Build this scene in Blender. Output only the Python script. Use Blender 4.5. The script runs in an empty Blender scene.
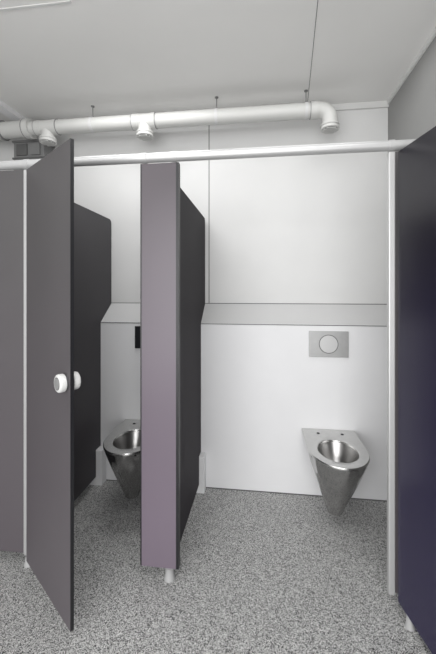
import bpy, bmesh, math
from mathutils import Vector, Matrix
S=bpy.context.scene
COL=S.collection
try: S.view_settings.view_transform='Standard'
except Exception: pass

# ---------- materials ----------
def mat(name,col,rough=0.5,metal=0.0,noise=0.0,nscale=6.0,streak=0,emit=None,spec=0.5,aniso=0):
    m=bpy.data.materials.new(name); m.use_nodes=True
    nt=m.node_tree; b=nt.nodes['Principled BSDF']
    b.inputs['Roughness'].default_value=rough
    b.inputs['Metallic'].default_value=metal
    b.inputs['Specular IOR Level'].default_value=spec
    tc=nt.nodes.new('ShaderNodeTexCoord')
    n=nt.nodes.new('ShaderNodeTexNoise'); n.inputs['Scale'].default_value=nscale; n.inputs['Detail'].default_value=4
    nt.links.new(tc.outputs['Object'],n.inputs['Vector'])
    r=nt.nodes.new('ShaderNodeValToRGB')
    r.color_ramp.elements[0].position=0.3; r.color_ramp.elements[1].position=0.7
    r.color_ramp.elements[0].color=[c*(1-noise) for c in col]+[1]
    r.color_ramp.elements[1].color=[min(1,c*(1+noise)) for c in col]+[1]
    nt.links.new(n.outputs['Fac'],r.inputs['Fac']); nt.links.new(r.outputs['Color'],b.inputs['Base Color'])
    if streak>0:
        mp=nt.nodes.new('ShaderNodeMapping'); mp.inputs['Scale'].default_value=(1,1,.08)
        nt.links.new(tc.outputs['Object'],mp.inputs['Vector'])
        n2=nt.nodes.new('ShaderNodeTexNoise'); n2.inputs['Scale'].default_value=16; n2.inputs['Detail'].default_value=0
        nt.links.new(mp.outputs[0],n2.inputs['Vector'])
        bp=nt.nodes.new('ShaderNodeBump'); bp.inputs['Strength'].default_value=streak; bp.inputs['Distance'].default_value=0.03
        nt.links.new(n2.outputs['Fac'],bp.inputs['Height']); nt.links.new(bp.outputs['Normal'],b.inputs['Normal'])
    if aniso>0:
        b.inputs['Anisotropic'].default_value=aniso
        tg=nt.nodes.new('ShaderNodeTangent'); tg.direction_type='RADIAL'; tg.axis='Z'
        nt.links.new(tg.outputs[0],b.inputs['Tangent'])
    return m
def sc(r,g,b):
    f=lambda v:((v/255+0.055)/1.055)**2.4 if v>10 else v/255/12.92
    return (f(r),f(g),f(b))
def panelmat(name,top,bot,rough=0.4,k=-0.55,off=0.85,spec=.5):  # purple sheen put into the base colour, stronger towards the floor
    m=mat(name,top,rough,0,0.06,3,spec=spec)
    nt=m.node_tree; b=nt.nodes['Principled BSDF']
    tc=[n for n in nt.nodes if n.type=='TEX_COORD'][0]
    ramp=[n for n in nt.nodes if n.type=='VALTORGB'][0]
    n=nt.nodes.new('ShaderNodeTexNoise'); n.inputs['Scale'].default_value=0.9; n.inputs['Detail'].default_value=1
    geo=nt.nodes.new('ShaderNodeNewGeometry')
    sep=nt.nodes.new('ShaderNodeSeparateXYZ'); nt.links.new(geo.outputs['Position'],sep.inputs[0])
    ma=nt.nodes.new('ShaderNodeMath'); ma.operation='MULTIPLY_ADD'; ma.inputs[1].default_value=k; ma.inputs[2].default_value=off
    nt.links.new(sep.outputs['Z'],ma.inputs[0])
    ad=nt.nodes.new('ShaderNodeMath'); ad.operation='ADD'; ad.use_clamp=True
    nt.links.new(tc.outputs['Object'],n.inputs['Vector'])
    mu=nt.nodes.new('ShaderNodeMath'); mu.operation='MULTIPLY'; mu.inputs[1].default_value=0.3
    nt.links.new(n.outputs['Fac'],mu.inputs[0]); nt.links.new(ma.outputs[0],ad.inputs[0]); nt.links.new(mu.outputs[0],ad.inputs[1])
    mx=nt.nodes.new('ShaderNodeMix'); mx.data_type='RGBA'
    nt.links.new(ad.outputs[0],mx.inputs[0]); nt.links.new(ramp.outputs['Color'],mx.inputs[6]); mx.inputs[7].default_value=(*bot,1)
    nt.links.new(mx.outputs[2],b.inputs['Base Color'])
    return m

M_wall=mat('wall_white_laminate',(0.81,0.81,0.82),0.7,0,0.01,spec=.15)
M_upper=mat('upper_wall_paint',(0.67,0.67,0.665),0.8,0,0.012,spec=.15)
M_ledge=mat('ledge_grey',(0.56,0.56,0.56),0.6,0,0.01,spec=.3)
M_side=mat('side_wall_paint',(0.27,0.27,0.265),0.7,0,0.02)
M_ceil=mat('ceiling_paint',(0.77,0.765,0.75),0.75,0,0.02,2)
M_seam=mat('dark_seam',(0.12,0.12,0.12),0.8)
M_trim=mat('trim_white',(0.66,0.66,0.65),0.5)
M_pvc=mat('white_pvc',(0.52,0.52,0.505),0.45)
M_alu=mat('satin_aluminium',(0.50,0.50,0.50),0.35,0.3)
M_foot=mat('grey_foot_plastic',(0.42,0.42,0.42),0.4)
M_edge=mat('black_laminate_edge',(0.012,0.012,0.014),0.4)
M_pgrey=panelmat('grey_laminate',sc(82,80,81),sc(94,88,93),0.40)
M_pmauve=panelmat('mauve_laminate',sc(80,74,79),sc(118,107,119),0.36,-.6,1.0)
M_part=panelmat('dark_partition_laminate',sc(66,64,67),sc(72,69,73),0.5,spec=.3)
M_part2=panelmat('shaded_partition_laminate',sc(48,46,49),sc(54,50,55),0.6,spec=.12)  # same partition laminate, shade put into the colour of the lit middle panel
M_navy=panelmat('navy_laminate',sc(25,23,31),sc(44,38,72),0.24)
M_steel=mat('stainless_steel',(0.46,0.455,0.45),0.13,1,0.04,12,streak=.9,aniso=.55)
M_basin=mat('satin_steel_basin',(0.40,0.395,0.39),0.28,1,0.04,12,aniso=.5)
M_steel2=mat('brushed_steel_rim',(0.62,0.62,0.61),0.27,1,0.05,30)
M_rod=mat('galvanised_rod',(0.25,0.25,0.25),0.5,0.6)
M_btr=mat('button_ring',(0.14,0.14,0.14),0.5,0.3)
M_dark=mat('dark_steel',(0.03,0.03,0.035),0.35,0.5)
M_plate=mat('satin_steel_plate',(0.42,0.42,0.42),0.42,0.4,0.04,30)
M_btn=mat('satin_button',(0.56,0.56,0.56),0.4,0.3)
M_grey=mat('grey_plastic',(0.2,0.2,0.2),0.5)
M_knob=mat('white_knob_plastic',(0.68,0.68,0.67),0.35)
M_kface=mat('grey_knob_face',(0.26,0.26,0.26),0.4)
M_chr=mat('chrome_ring',(0.12,0.12,0.125),0.35,0.4)
M_water=mat('water',(0.02,0.02,0.02),0.05)
# floor
M_floor=bpy.data.materials.new('speckled_vinyl'); M_floor.use_nodes=True
nt=M_floor.node_tree; b=nt.nodes['Principled BSDF']; b.inputs['Roughness'].default_value=0.5
tc=nt.nodes.new('ShaderNodeTexCoord')
v=nt.nodes.new('ShaderNodeTexVoronoi'); v.inputs['Scale'].default_value=350; v.voronoi_dimensions='2D'
nt.links.new(tc.outputs['Object'],v.inputs['Vector'])
sp=nt.nodes.new('ShaderNodeSeparateColor'); nt.links.new(v.outputs['Color'],sp.inputs[0])
r=nt.nodes.new('ShaderNodeValToRGB'); cr=r.color_ramp; cr.interpolation='CONSTANT'
cr.elements[0].position=0; cr.elements[0].color=(0.025,0.025,0.025,1)
cr.elements[1].position=0.20; cr.elements[1].color=(0.19,0.19,0.188,1)
for p,c in((0.34,0.36),(0.62,0.45),(0.81,0.66)):
    e=cr.elements.new(p); e.color=(c,c,c*0.985,1)
nt.links.new(sp.outputs[0],r.inputs['Fac']); nt.links.new(r.outputs['Color'],b.inputs['Base Color'])

# ---------- helpers ----------
def finish(bm,name,mats,smooth=False,parent=None,loc=None,bevel=0,angle=40):
    me=bpy.data.meshes.new(name); bmesh.ops.recalc_face_normals(bm,faces=bm.faces[:])
    bm.to_mesh(me); bm.free()
    o=bpy.data.objects.new(name,me); COL.objects.link(o)
    for m in (mats if isinstance(mats,(list,tuple)) else [mats]): me.materials.append(m)
    if smooth:
        for p in me.polygons: p.use_smooth=True
        me.set_sharp_from_angle(angle=math.radians(angle))
    if bevel:
        md=o.modifiers.new('bevel','BEVEL'); md.width=bevel; md.segments=2; md.limit_method='ANGLE'
    if parent: o.parent=parent
    if loc: o.location=loc
    return o
def abox(bm,x0,x1,y0,y1,z0,z1,mi=0):
    vs=[bm.verts.new(p) for p in((x0,y0,z0),(x1,y0,z0),(x1,y1,z0),(x0,y1,z0),(x0,y0,z1),(x1,y0,z1),(x1,y1,z1),(x0,y1,z1))]
    for q in((0,3,2,1),(4,5,6,7),(0,1,5,4),(1,2,6,5),(2,3,7,6),(3,0,4,7)):
        f=bm.faces.new([vs[i] for i in q]); f.material_index=mi
    return vs
def acyl(bm,p0,p1,r0,r1=None,n=28,mi=0,caps=True):
    r1=r0 if r1 is None else r1
    p0,p1=Vector(p0),Vector(p1); d=(p1-p0).normalized()
    q=d.to_track_quat('Z','Y')
    a=[];c=[]
    for i in range(n):
        t=2*math.pi*i/n; w=q@Vector((math.cos(t),math.sin(t),0))
        a.append(bm.verts.new(p0+w*r0)); c.append(bm.verts.new(p1+w*r1))
    for i in range(n):
        f=bm.faces.new((a[i],a[(i+1)%n],c[(i+1)%n],c[i])); f.material_index=mi
    if caps:
        bm.faces.new(a[::-1]).material_index=mi; bm.faces.new(c).material_index=mi
def alathe(bm,p0,d,prof,n=32,mi=0):
    p0=Vector(p0); d=Vector(d).normalized(); q=d.to_track_quat('Z','Y'); rings=[]
    for r,h in prof:
        rings.append([bm.verts.new(p0+q@Vector((r*math.cos(2*math.pi*i/n),r*math.sin(2*math.pi*i/n),h))) for i in range(n)])
    for A,B in zip(rings,rings[1:]):
        for i in range(n):
            bm.faces.new((A[i],A[(i+1)%n],B[(i+1)%n],B[i])).material_index=mi
    bm.faces.new(rings[0][::-1]).material_index=mi; bm.faces.new(rings[-1]).material_index=mi
def sweep(bm,pts,r,n=24):
    pts=[Vector(p) for p in pts]; rings=[]
    for k,p in enumerate(pts):
        d=(pts[min(k+1,len(pts)-1)]-pts[max(k-1,0)]).normalized()
        side=Vector((0,1,0)); up=d.cross(side).normalized()
        rings.append([bm.verts.new(p+(side*math.cos(2*math.pi*i/n)+up*math.sin(2*math.pi*i/n))*r) for i in range(n)])
    for A,B in zip(rings,rings[1:]):
        for i in range(n): bm.faces.new((A[i],A[(i+1)%n],B[(i+1)%n],B[i]))
    bm.faces.new(rings[0][::-1]); bm.faces.new(rings[-1])
def prism(bm,poly,axis,a,b,mi=0,emi=None):
    A=[bm.verts.new((a,y,z)) for y,z in poly]; B=[bm.verts.new((b,y,z)) for y,z in poly]
    bm.faces.new(A).material_index=mi; bm.faces.new(B[::-1]).material_index=mi
    n=len(poly)
    for i in range(n):
        f=bm.faces.new((A[i],B[i],B[(i+1)%n],A[(i+1)%n])); f.material_index=mi if emi is None else emi
def top(o,label,cat,group=None):
    o['label']=label; o['category']=cat
    if group: o['group']=group
    return o
def struct(o,label=None):
    o['kind']='structure'
    if label:o['label']=label; 
    return o
def empty(name,loc,rz=0):
    e=bpy.data.objects.new(name,None); e.empty_display_size=0.1; e.location=loc; e.rotation_euler=(0,0,rz); COL.objects.link(e); return e
def copy_thing(o,delta):
    n=o.copy(); COL.objects.link(n); n.location=o.location+Vector(delta)
    def rec(src,dst):
        for c in list(src.children):
            k=c.copy(); COL.objects.link(k); k.parent=dst; rec(c,k)
    rec(o,n); return n

# ---------- dimensions ----------
XL,XR=-2.20,0.909
YF,YB,YW=1.635,2.435,2.62
ZC=2.80; Y0=-1.4; ZT=2.057; ZR=2.086
# ---------- room ----------
bm=bmesh.new(); abox(bm,XL-.1,XR+.1,Y0,YW+.1,-.1,0); struct(finish(bm,'floor',M_floor),'grey speckled vinyl floor')
bm=bmesh.new(); abox(bm,XL-.1,XR+.1,Y0,YW+.1,ZC,ZC+.1)
vs=abox(bm,-.0014,.0014,Y0,YW,ZC-.0015,ZC+.002,1)
for q in vs: q.co.x+=.136+.076*q.co.y
abox(bm,XL,-.9,1.51,1.522,ZC-.004,ZC+.002,2)
struct(finish(bm,'ceiling',[M_ceil,M_seam,M_trim]),'pale grey panelled ceiling')
bm=bmesh.new()
poly=[(YB,0),(YW+.1,0),(YW+.1,ZC),(YW,ZC),(YW,1.325),(YB,1.19)]
prism(bm,poly,'x',XL,XR)
bm.faces.ensure_lookup_table()
for f in bm.faces:
    c=f.calc_center_median()
    if abs(c.y-YW)<.01 and c.z>1.4: f.material_index=1
    if 1.2<c.z<1.32 and abs(c.y-(YB+YW)/2)<.02: f.material_index=2
abox(bm,-.411,-.405,YW-.001,YW+.002,1.33,ZC,3)
abox(bm,XL,XR,YB-.002,YB+.002,1.183,1.188,3)
abox(bm,XL,XR,YW-.002,YW+.002,1.324,1.329,3)
abox(bm,XL,XR,YB-.003,YB+.002,0.0,0.006,3)
struct(finish(bm,'wall_back',[M_wall,M_upper,M_ledge,M_seam]),'white laminate wall with sloping service ledge')
bm=bmesh.new(); abox(bm,XL-.1,XL,Y0,YW+.1,0,ZC); struct(finish(bm,'wall_left',M_side),'painted grey wall')
bm=bmesh.new(); abox(bm,XR,XR+.1,Y0,YW+.1,0,ZC); struct(finish(bm,'wall_right',M_side),'painted grey wall')
bm=bmesh.new(); abox(bm,XR-.012,XR,Y0,YW-.02,ZC-.03,ZC); struct(finish(bm,'trim_1',M_trim),'white ceiling cover strip')
bm=bmesh.new(); abox(bm,-1.95,-1.87,Y0,YW-.02,ZC-.035,ZC); struct(finish(bm,'trim_2',M_wall),'white ceiling cover strip')
bm=bmesh.new(); abox(bm,XL,XR,YW-.02,YW,ZC-.045,ZC); struct(finish(bm,'trim_3',M_trim),'white ceiling cover strip')

# ---------- pipe cover boxes at partition feet ----------
for x in (-1.203,-.446):
    bm=bmesh.new(); abox(bm,x-.05,x+.045,YB-.075,YB-.003,0.0,.255)
    o=finish(bm,'pipe_cover_box',M_wall,bevel=.003); top(o,'small white box cover at the wall under a partition','pipe cover','pipe cover boxes')

# ---------- partitions ----------
def partition(x,m,zt=1.985):
    t=.009
    poly=[(YF+.016,.065),(YB-.08,.065),(YB-.08,.262),(YB-.005,.262),(YB-.005,1.187),(YW-.006,1.325)]
    for i in range(7):
        a=i/6*math.pi/2; poly.append((YW-.006-.035+.035*math.cos(a),zt-.035+.035*math.sin(a)))
    poly.append((YF+.016,zt))
    bm=bmesh.new(); prism(bm,poly,'x',x-t,x+t,0,1)
    o=finish(bm,'cubicle_partition',[m,M_edge])
    return top(o,'dark grey laminate partition between two toilet cubicles','partition','cubicle partitions')
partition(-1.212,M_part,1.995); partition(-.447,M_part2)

# ---------- front panels, posts ----------
def foot(parent,x,y,ztop):
    bm=bmesh.new(); alathe(bm,(x,y,0),(0,0,1),[(.027,0),(.027,.008),(.022,.014),(.020,.05),(.022,ztop)],24)
    f=finish(bm,'foot',M_foot,True,parent); f['label']='small light grey cubicle foot'; return f
def post(parent,xa,xb):
    bm=bmesh.new(); abox(bm,xa,xb,YF-.008,YF+.022,.05,ZT)
    o=finish(bm,'post',M_alu,False,parent,bevel=.006); o['label']='satin aluminium hinge post'; return o
bm=bmesh.new()
x0,x1=-.5975,-.409
abox(bm,x0,x1,YF,YF+.014,.058,ZT)
for f in bm.faces:
    if abs(f.calc_center_median().y-(YF+.007))<.001: f.material_index=1
abox(bm,x1-.010,x1+.004,YF-.001,YF+.03,.058,ZT,1)
abox(bm,x0-.003,x0+.003,YF-.001,YF+.022,.058,ZT,1)
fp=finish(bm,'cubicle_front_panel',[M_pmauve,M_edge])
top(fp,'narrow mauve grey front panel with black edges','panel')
foot(fp,-.455,YF+.012,.058)
bm=bmesh.new(); abox(bm,.60,XR-.003,YF,YF+.014,.058,ZT)
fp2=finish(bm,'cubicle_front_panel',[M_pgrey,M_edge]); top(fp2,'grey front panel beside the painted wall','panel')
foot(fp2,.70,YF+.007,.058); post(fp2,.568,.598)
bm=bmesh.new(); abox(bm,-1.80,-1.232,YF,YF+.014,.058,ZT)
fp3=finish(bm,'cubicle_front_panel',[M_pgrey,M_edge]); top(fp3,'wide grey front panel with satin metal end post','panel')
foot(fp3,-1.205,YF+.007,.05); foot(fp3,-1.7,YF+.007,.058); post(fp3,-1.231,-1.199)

# header rail
bm=bmesh.new(); acyl(bm,(XL+.002,YF+.004,ZR),(XR-.002,YF+.004,ZR),.023,n=32)
for x in (-1.215,-.58,-.43,.583):
    acyl(bm,(x-.012,YF+.004,ZR),(x+.012,YF+.004,ZR),.0255,n=32)
top(finish(bm,'header_rail',M_alu,True),'round satin metal rail running over the cubicle fronts','rail')

# ---------- doors ----------
def door(loc,ang,w,m,label,knob,z0=.045,z1=2.045,knobz=1.048,hs=1,footx=None):
    e=empty('cubicle_door',(loc[0],loc[1],0),ang)
    top(e,label,'door')
    bm=bmesh.new(); abox(bm,.004,w,-.0075,.0075,z0,z1,0)
    for f in bm.faces:
        if abs(f.calc_center_median().y)<.001: f.material_index=1
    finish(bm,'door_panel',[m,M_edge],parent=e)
    for z in (.35,1.75):
        bm=bmesh.new(); acyl(bm,(.002,hs*.0125,z-.035),(.002,hs*.0125,z+.035),.005,n=16)
        finish(bm,'hinge',M_edge,True,e)
    if footx:
        bm=bmesh.new(); alathe(bm,(footx,0,0),(0,0,1),[(.02,0),(.02,.006),(.016,.012),(.014,.04),(.014,z0+.001)],24)
        f=finish(bm,'foot',M_foot,True,e); f['label']='small grey support foot'
    for s in (-1,1):
        bm=bmesh.new()
        alathe(bm,(knob,s*.0075,knobz),(0,s,0),[(.034,0),(.034,.007)],32,0)
        alathe(bm,(knob,s*.0145,knobz),(0,s,0),[(.034,0),(.037,.003),(.0375,.020),(.036,.025),(.032,.028)],36,1)
        alathe(bm,(knob,s*.0425,knobz),(0,s,0),[(.026,0),(.0255,.0012)],32,0)
        alathe(bm,(knob,s*.0435,knobz),(0,s,0),[(.0235,0),(.023,.0014)],32,2)
        k=finish(bm,'door_knob',[M_chr,M_knob,M_kface],True,e); k['label']='round white turn knob with grey face and dark ring'
    return e
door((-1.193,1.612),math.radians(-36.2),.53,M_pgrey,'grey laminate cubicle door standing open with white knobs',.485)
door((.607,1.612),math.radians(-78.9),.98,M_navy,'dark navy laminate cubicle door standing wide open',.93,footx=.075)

# ---------- toilets ----------
def outline(n,hw,L,ys,z,back=0.0):
    pts=[]
    nb=n//4; ns=n//8; ne=n-nb-2*ns
    for i in range(ne):
        a=math.pi*i/ne; pts.append((hw*math.cos(a),-ys-(L-ys)*math.sin(a)))
    for i in range(ns): pts.append((-hw,-ys+(ys+back)*i/ns))
    for i in range(nb): pts.append((-hw+2*hw*i/nb,back))
    for i in range(ns): pts.append((hw,back-(ys+back)*i/ns))
    return [Vector((x,y,z)) for x,y in pts]
def loft(bm,rings,closed_end=True,close_start=False,mi=0):
    R=[[bm.verts.new(p) for p in r] for r in rings]; n=len(R[0])
    for A,B in zip(R,R[1:]):
        for i in range(n): bm.faces.new((A[i],A[(i+1)%n],B[(i+1)%n],B[i])).material_index=mi
    if closed_end: bm.faces.new(R[-1]).material_index=mi
    if close_start: bm.faces.new(R[0][::-1]).material_index=mi
def toilet(x):
    # parts are built about the cone axis so the radial brushing follows it
    N=96; zr=.4675; AX=.29
    e=empty('toilet',(x,YB-.002,0)); 
    top(e,'wall-hung conical stainless steel toilet without seat','toilet','wall-hung steel toilets')
    O=outline(N,.178,.525,.28,0)
    def match(cx,cy,rx,ry,z):
        out=[]
        for p in O:
            a=math.atan2((p.y+.28)/1.15,p.x); out.append(Vector((cx+rx*math.cos(a),cy+ry*math.sin(a),z)))
        return out
    def part(rings,name,m,ce,angle):
        rings=[[Vector((p.x,p.y+AX,p.z)) for p in r] for r in rings]
        bm=bmesh.new(); loft(bm,rings,ce); return finish(bm,name,m,True,e,loc=(0,-AX,0),angle=angle)
    base=[Vector((p.x*.995,p.y*.996-.001,zr-.014)) for p in O]
    BX=-.012
    bot=match(BX,-.285,.046,.046,.095)
    rings=[]
    for i in range(19):
        t=i/18; s=t**1.10
        rings.append([Vector((A.x+(B.x-A.x)*s,A.y+(B.y-A.y)*s,A.z+(B.z-A.z)*t)) for A,B in zip(base,bot)])
    rings.append(match(BX,-.285,.044,.044,.086)); rings.append(match(BX,-.285,.036,.036,.080))
    part(rings,'bowl',M_steel,True,40)
    rr=[[Vector((p.x*.990,p.y*.994-.001,zr-.015)) for p in O],
        [Vector((p.x,p.y,zr-.012)) for p in O],[Vector((p.x,p.y,zr-.004)) for p in O],
        [Vector((p.x*.985,p.y*.99-.001,zr)) for p in O],
        match(0,-.308,.121,.153,zr+.000),match(0,-.308,.116,.147,zr-.004),match(0,-.308,.114,.145,zr-.014)]
    part(rr,'rim',M_steel2,False,35)
    bb=[match(0,-.308,.116,.147,zr-.012),match(0,-.306,.104,.130,zr-.055),match(0,-.30,.088,.102,zr-.10),match(0,-.29,.066,.074,zr-.15),match(0,-.29,.048,.052,zr-.17)]
    part(bb,'basin',M_basin,True,60)
    bm=bmesh.new(); acyl(bm,(0,-.29,zr-.140),(0,-.29,zr-.136),.072,n=32); finish(bm,'water',M_water,True,e)
    for s in(-1,1):
        bm=bmesh.new(); alathe(bm,(s*.078,-.075,zr-.0005),(0,0,1),[(.011,0),(.010,.003),(.005,.004)],20)
        finish(bm,'seat_bolt_cap',M_dark,True,e); 
    return e
t1=toilet(.452)
t2=copy_thing(t1,(-.835-.452,0,0))

# ---------- flush plates ----------
def plate(x,z,w,h,ma,mb,label):
    e=empty('flush_plate',(x,YB-.0005,z)); top(e,label,'flush plate','flush plates')
    bm=bmesh.new(); abox(bm,-w/2,w/2,-.008,-.002,-h/2,h/2); finish(bm,'plate',ma,False,e,bevel=.002)
    bm=bmesh.new(); alathe(bm,(0,-.008,0),(0,-1,0),[(.065,0),(.065,.0010)],48,0)
    alathe(bm,(0,-.009,0),(0,-1,0),[(.060,0),(.060,.0015),(.0595,.002)],48,1)
    finish(bm,'button',[M_btr,mb],True,e)
plate(.455,1.057,.265,.178,M_plate,M_btn,'satin steel flush plate with one round button')
plate(-.805,1.08,.26,.165,M_dark,M_dark,'dark flush plate with one round button')

# ---------- ceiling pipe ----------
YP,ZP,RP=2.40,2.66,.052
e=empty('drain_pipe',(0,YP,0)); top(e,'white plastic ventilation pipe hung below the ceiling','pipe')
bm=bmesh.new(); xe=.459; R=.07
pts=[(XL+.003,0,ZP),(xe-R,0,ZP)]
for i in range(1,9):
    a=i/8*math.pi/2; pts.append((xe-R+R*math.sin(a),0,ZP-R+R*math.cos(a)))
pts.append((xe,0,2.55)); sweep(bm,pts,RP)
finish(bm,'pipe',M_pvc,True,e,angle=50)
def ring(xa,parent=e):
    bm=bmesh.new(); acyl(bm,(xa,0,ZP),(xa+.004,0,ZP),.0568,n=32); finish(bm,'seal_ring',M_grey,True,parent)
bm=bmesh.new()
acyl(bm,(xe-R-.06,0,ZP),(xe-R-.01,0,ZP),.0565,n=32)
finish(bm,'socket_collar',M_pvc,True,e)
ring(xe-R-.064)
for x in(-1.61,-.847):
    bm=bmesh.new(); acyl(bm,(x-.09,0,ZP),(x-.05,0,ZP),.0565,n=32); acyl(bm,(x-.05,0,ZP),(x+.05,0,ZP),.054,n=32); acyl(bm,(x+.05,0,ZP),(x+.085,0,ZP),.0565,n=32)
    acyl(bm,(x,0,ZP-.02),(x,0,2.575),.048,n=32)
    finish(bm,'tee_fitting',M_pvc,True,e)
    ring(x-.092); ring(x+.083)
for x,z in((-1.61,2.55),(-.847,2.55),(xe,2.525)):
    bm=bmesh.new(); alathe(bm,(x,0,z+.034),(0,0,-1),[(.054,0),(.061,.003),(.061,.013),(.056,.015),(.056,.020),(.061,.022),(.061,.036),(.057,.038)],36)
    acyl(bm,(x,0,z-.0035),(x,0,z-.0055),.051,n=36,mi=1)
    for k in range(-2,3):
        hw=math.sqrt(max(.050**2-(k*.02)**2,0)); abox(bm,x-hw,x+hw,k*.02-.0045,k*.02+.0045,z-.011,z-.0055,0)
    finish(bm,'end_cap',[M_pvc,M_rod],True,e)['label']='round vent cap with slotted grille'
bm=bmesh.new()
for a,b_,r_ in((-2.05,-1.99,.072),(-1.99,-1.80,.062),(-1.80,-1.74,.072)): acyl(bm,(a,0,ZP),(b_,0,ZP),r_,n=32)
finish(bm,'tee_fitting',M_pvc,True,e)
for a in(-1.975,-1.79):
    bm=bmesh.new(); acyl(bm,(a,0,ZP),(a+.006,0,ZP),.0735,n=32); finish(bm,'seal_ring',M_grey,True,e)
for x in(-1.25,-.32,.30):
    bm=bmesh.new(); acyl(bm,(x,0,ZP+.053),(x,0,ZC-.001),.0035,n=10)
    acyl(bm,(x,0,ZC-.006),(x,0,ZC-.001),.013,n=16)
    acyl(bm,(x,0,ZP+.050),(x,0,ZP+.067),.007,n=12)
    acyl(bm,(x-.009,0,ZP),(x+.009,0,ZP),.055,n=32,mi=1)
    finish(bm,'pipe_hanger',[M_rod,M_ledge],True,e)['label']='threaded rod hanger with pale pipe clamp'
# grey box under the pipe
bm=bmesh.new()
abox(bm,-1.96,-1.70,2.485,2.600,2.36,2.60)
abox(bm,-1.97,-1.69,2.475,2.612,2.34,2.36); abox(bm,-1.97,-1.69,2.475,2.612,2.60,2.615)
abox(bm,-1.97,-1.69,2.478,2.606,2.470,2.482,1)
abox(bm,-1.93,-1.84,2.472,2.486,2.495,2.585,1); abox(bm,-1.81,-1.73,2.472,2.486,2.495,2.585)
abox(bm,-1.90,-1.76,2.50,2.59,2.26,2.34)
top(finish(bm,'ventilation_box',[M_grey,M_btr],bevel=.002),'small grey plastic box on the wall under the pipe','ventilation box')

# ---------- lights ----------
def area(name,loc,target,sx,sy,p,col=(1,1,1)):
    l=bpy.data.lights.new(name,'AREA'); l.shape='RECTANGLE'; l.size=sx; l.size_y=sy; l.energy=p; l.color=col
    o=bpy.data.objects.new(name,l); COL.objects.link(o); o.location=loc
    o.rotation_euler=(Vector(target)-Vector(loc)).to_track_quat('-Z','Y').to_euler(); return o
area('camera_side_light',(-.6,-1.3,1.4),(-.5,2.4,1.15),2.8,2.4,84)  # unseen area light added behind the camera, where the room stays open
area('ceiling_light',(-.4,.9,2.76),(-.4,.95,0),2.2,.5,17)
area('cubicle_fill_light',(-.83,2.0,2.77),(-.83,2.0,0),.9,.25,9)  # added fill to brighten the left cubicle, no fixture there
area('cubicle_fill_light',(.25,2.0,2.77),(.25,1.97,0),.9,.25,3)  # weak added fill over the right cubicle, no fixture there
w=bpy.data.worlds.new('world'); S.world=w; w.use_nodes=True
w.node_tree.nodes['Background'].inputs[0].default_value=(1,1,1,1); w.node_tree.nodes['Background'].inputs[1].default_value=0.85

# ---------- camera ----------
c=bpy.data.cameras.new('camera'); c.sensor_fit='HORIZONTAL'; c.sensor_width=36; c.lens=341/436*36; c.shift_y=-37/436; c.clip_start=.02
o=bpy.data.objects.new('camera',c); COL.objects.link(o); o.location=(0,0,1.43); o.rotation_euler=(math.radians(90),0,math.radians(7.35))
S.camera=o
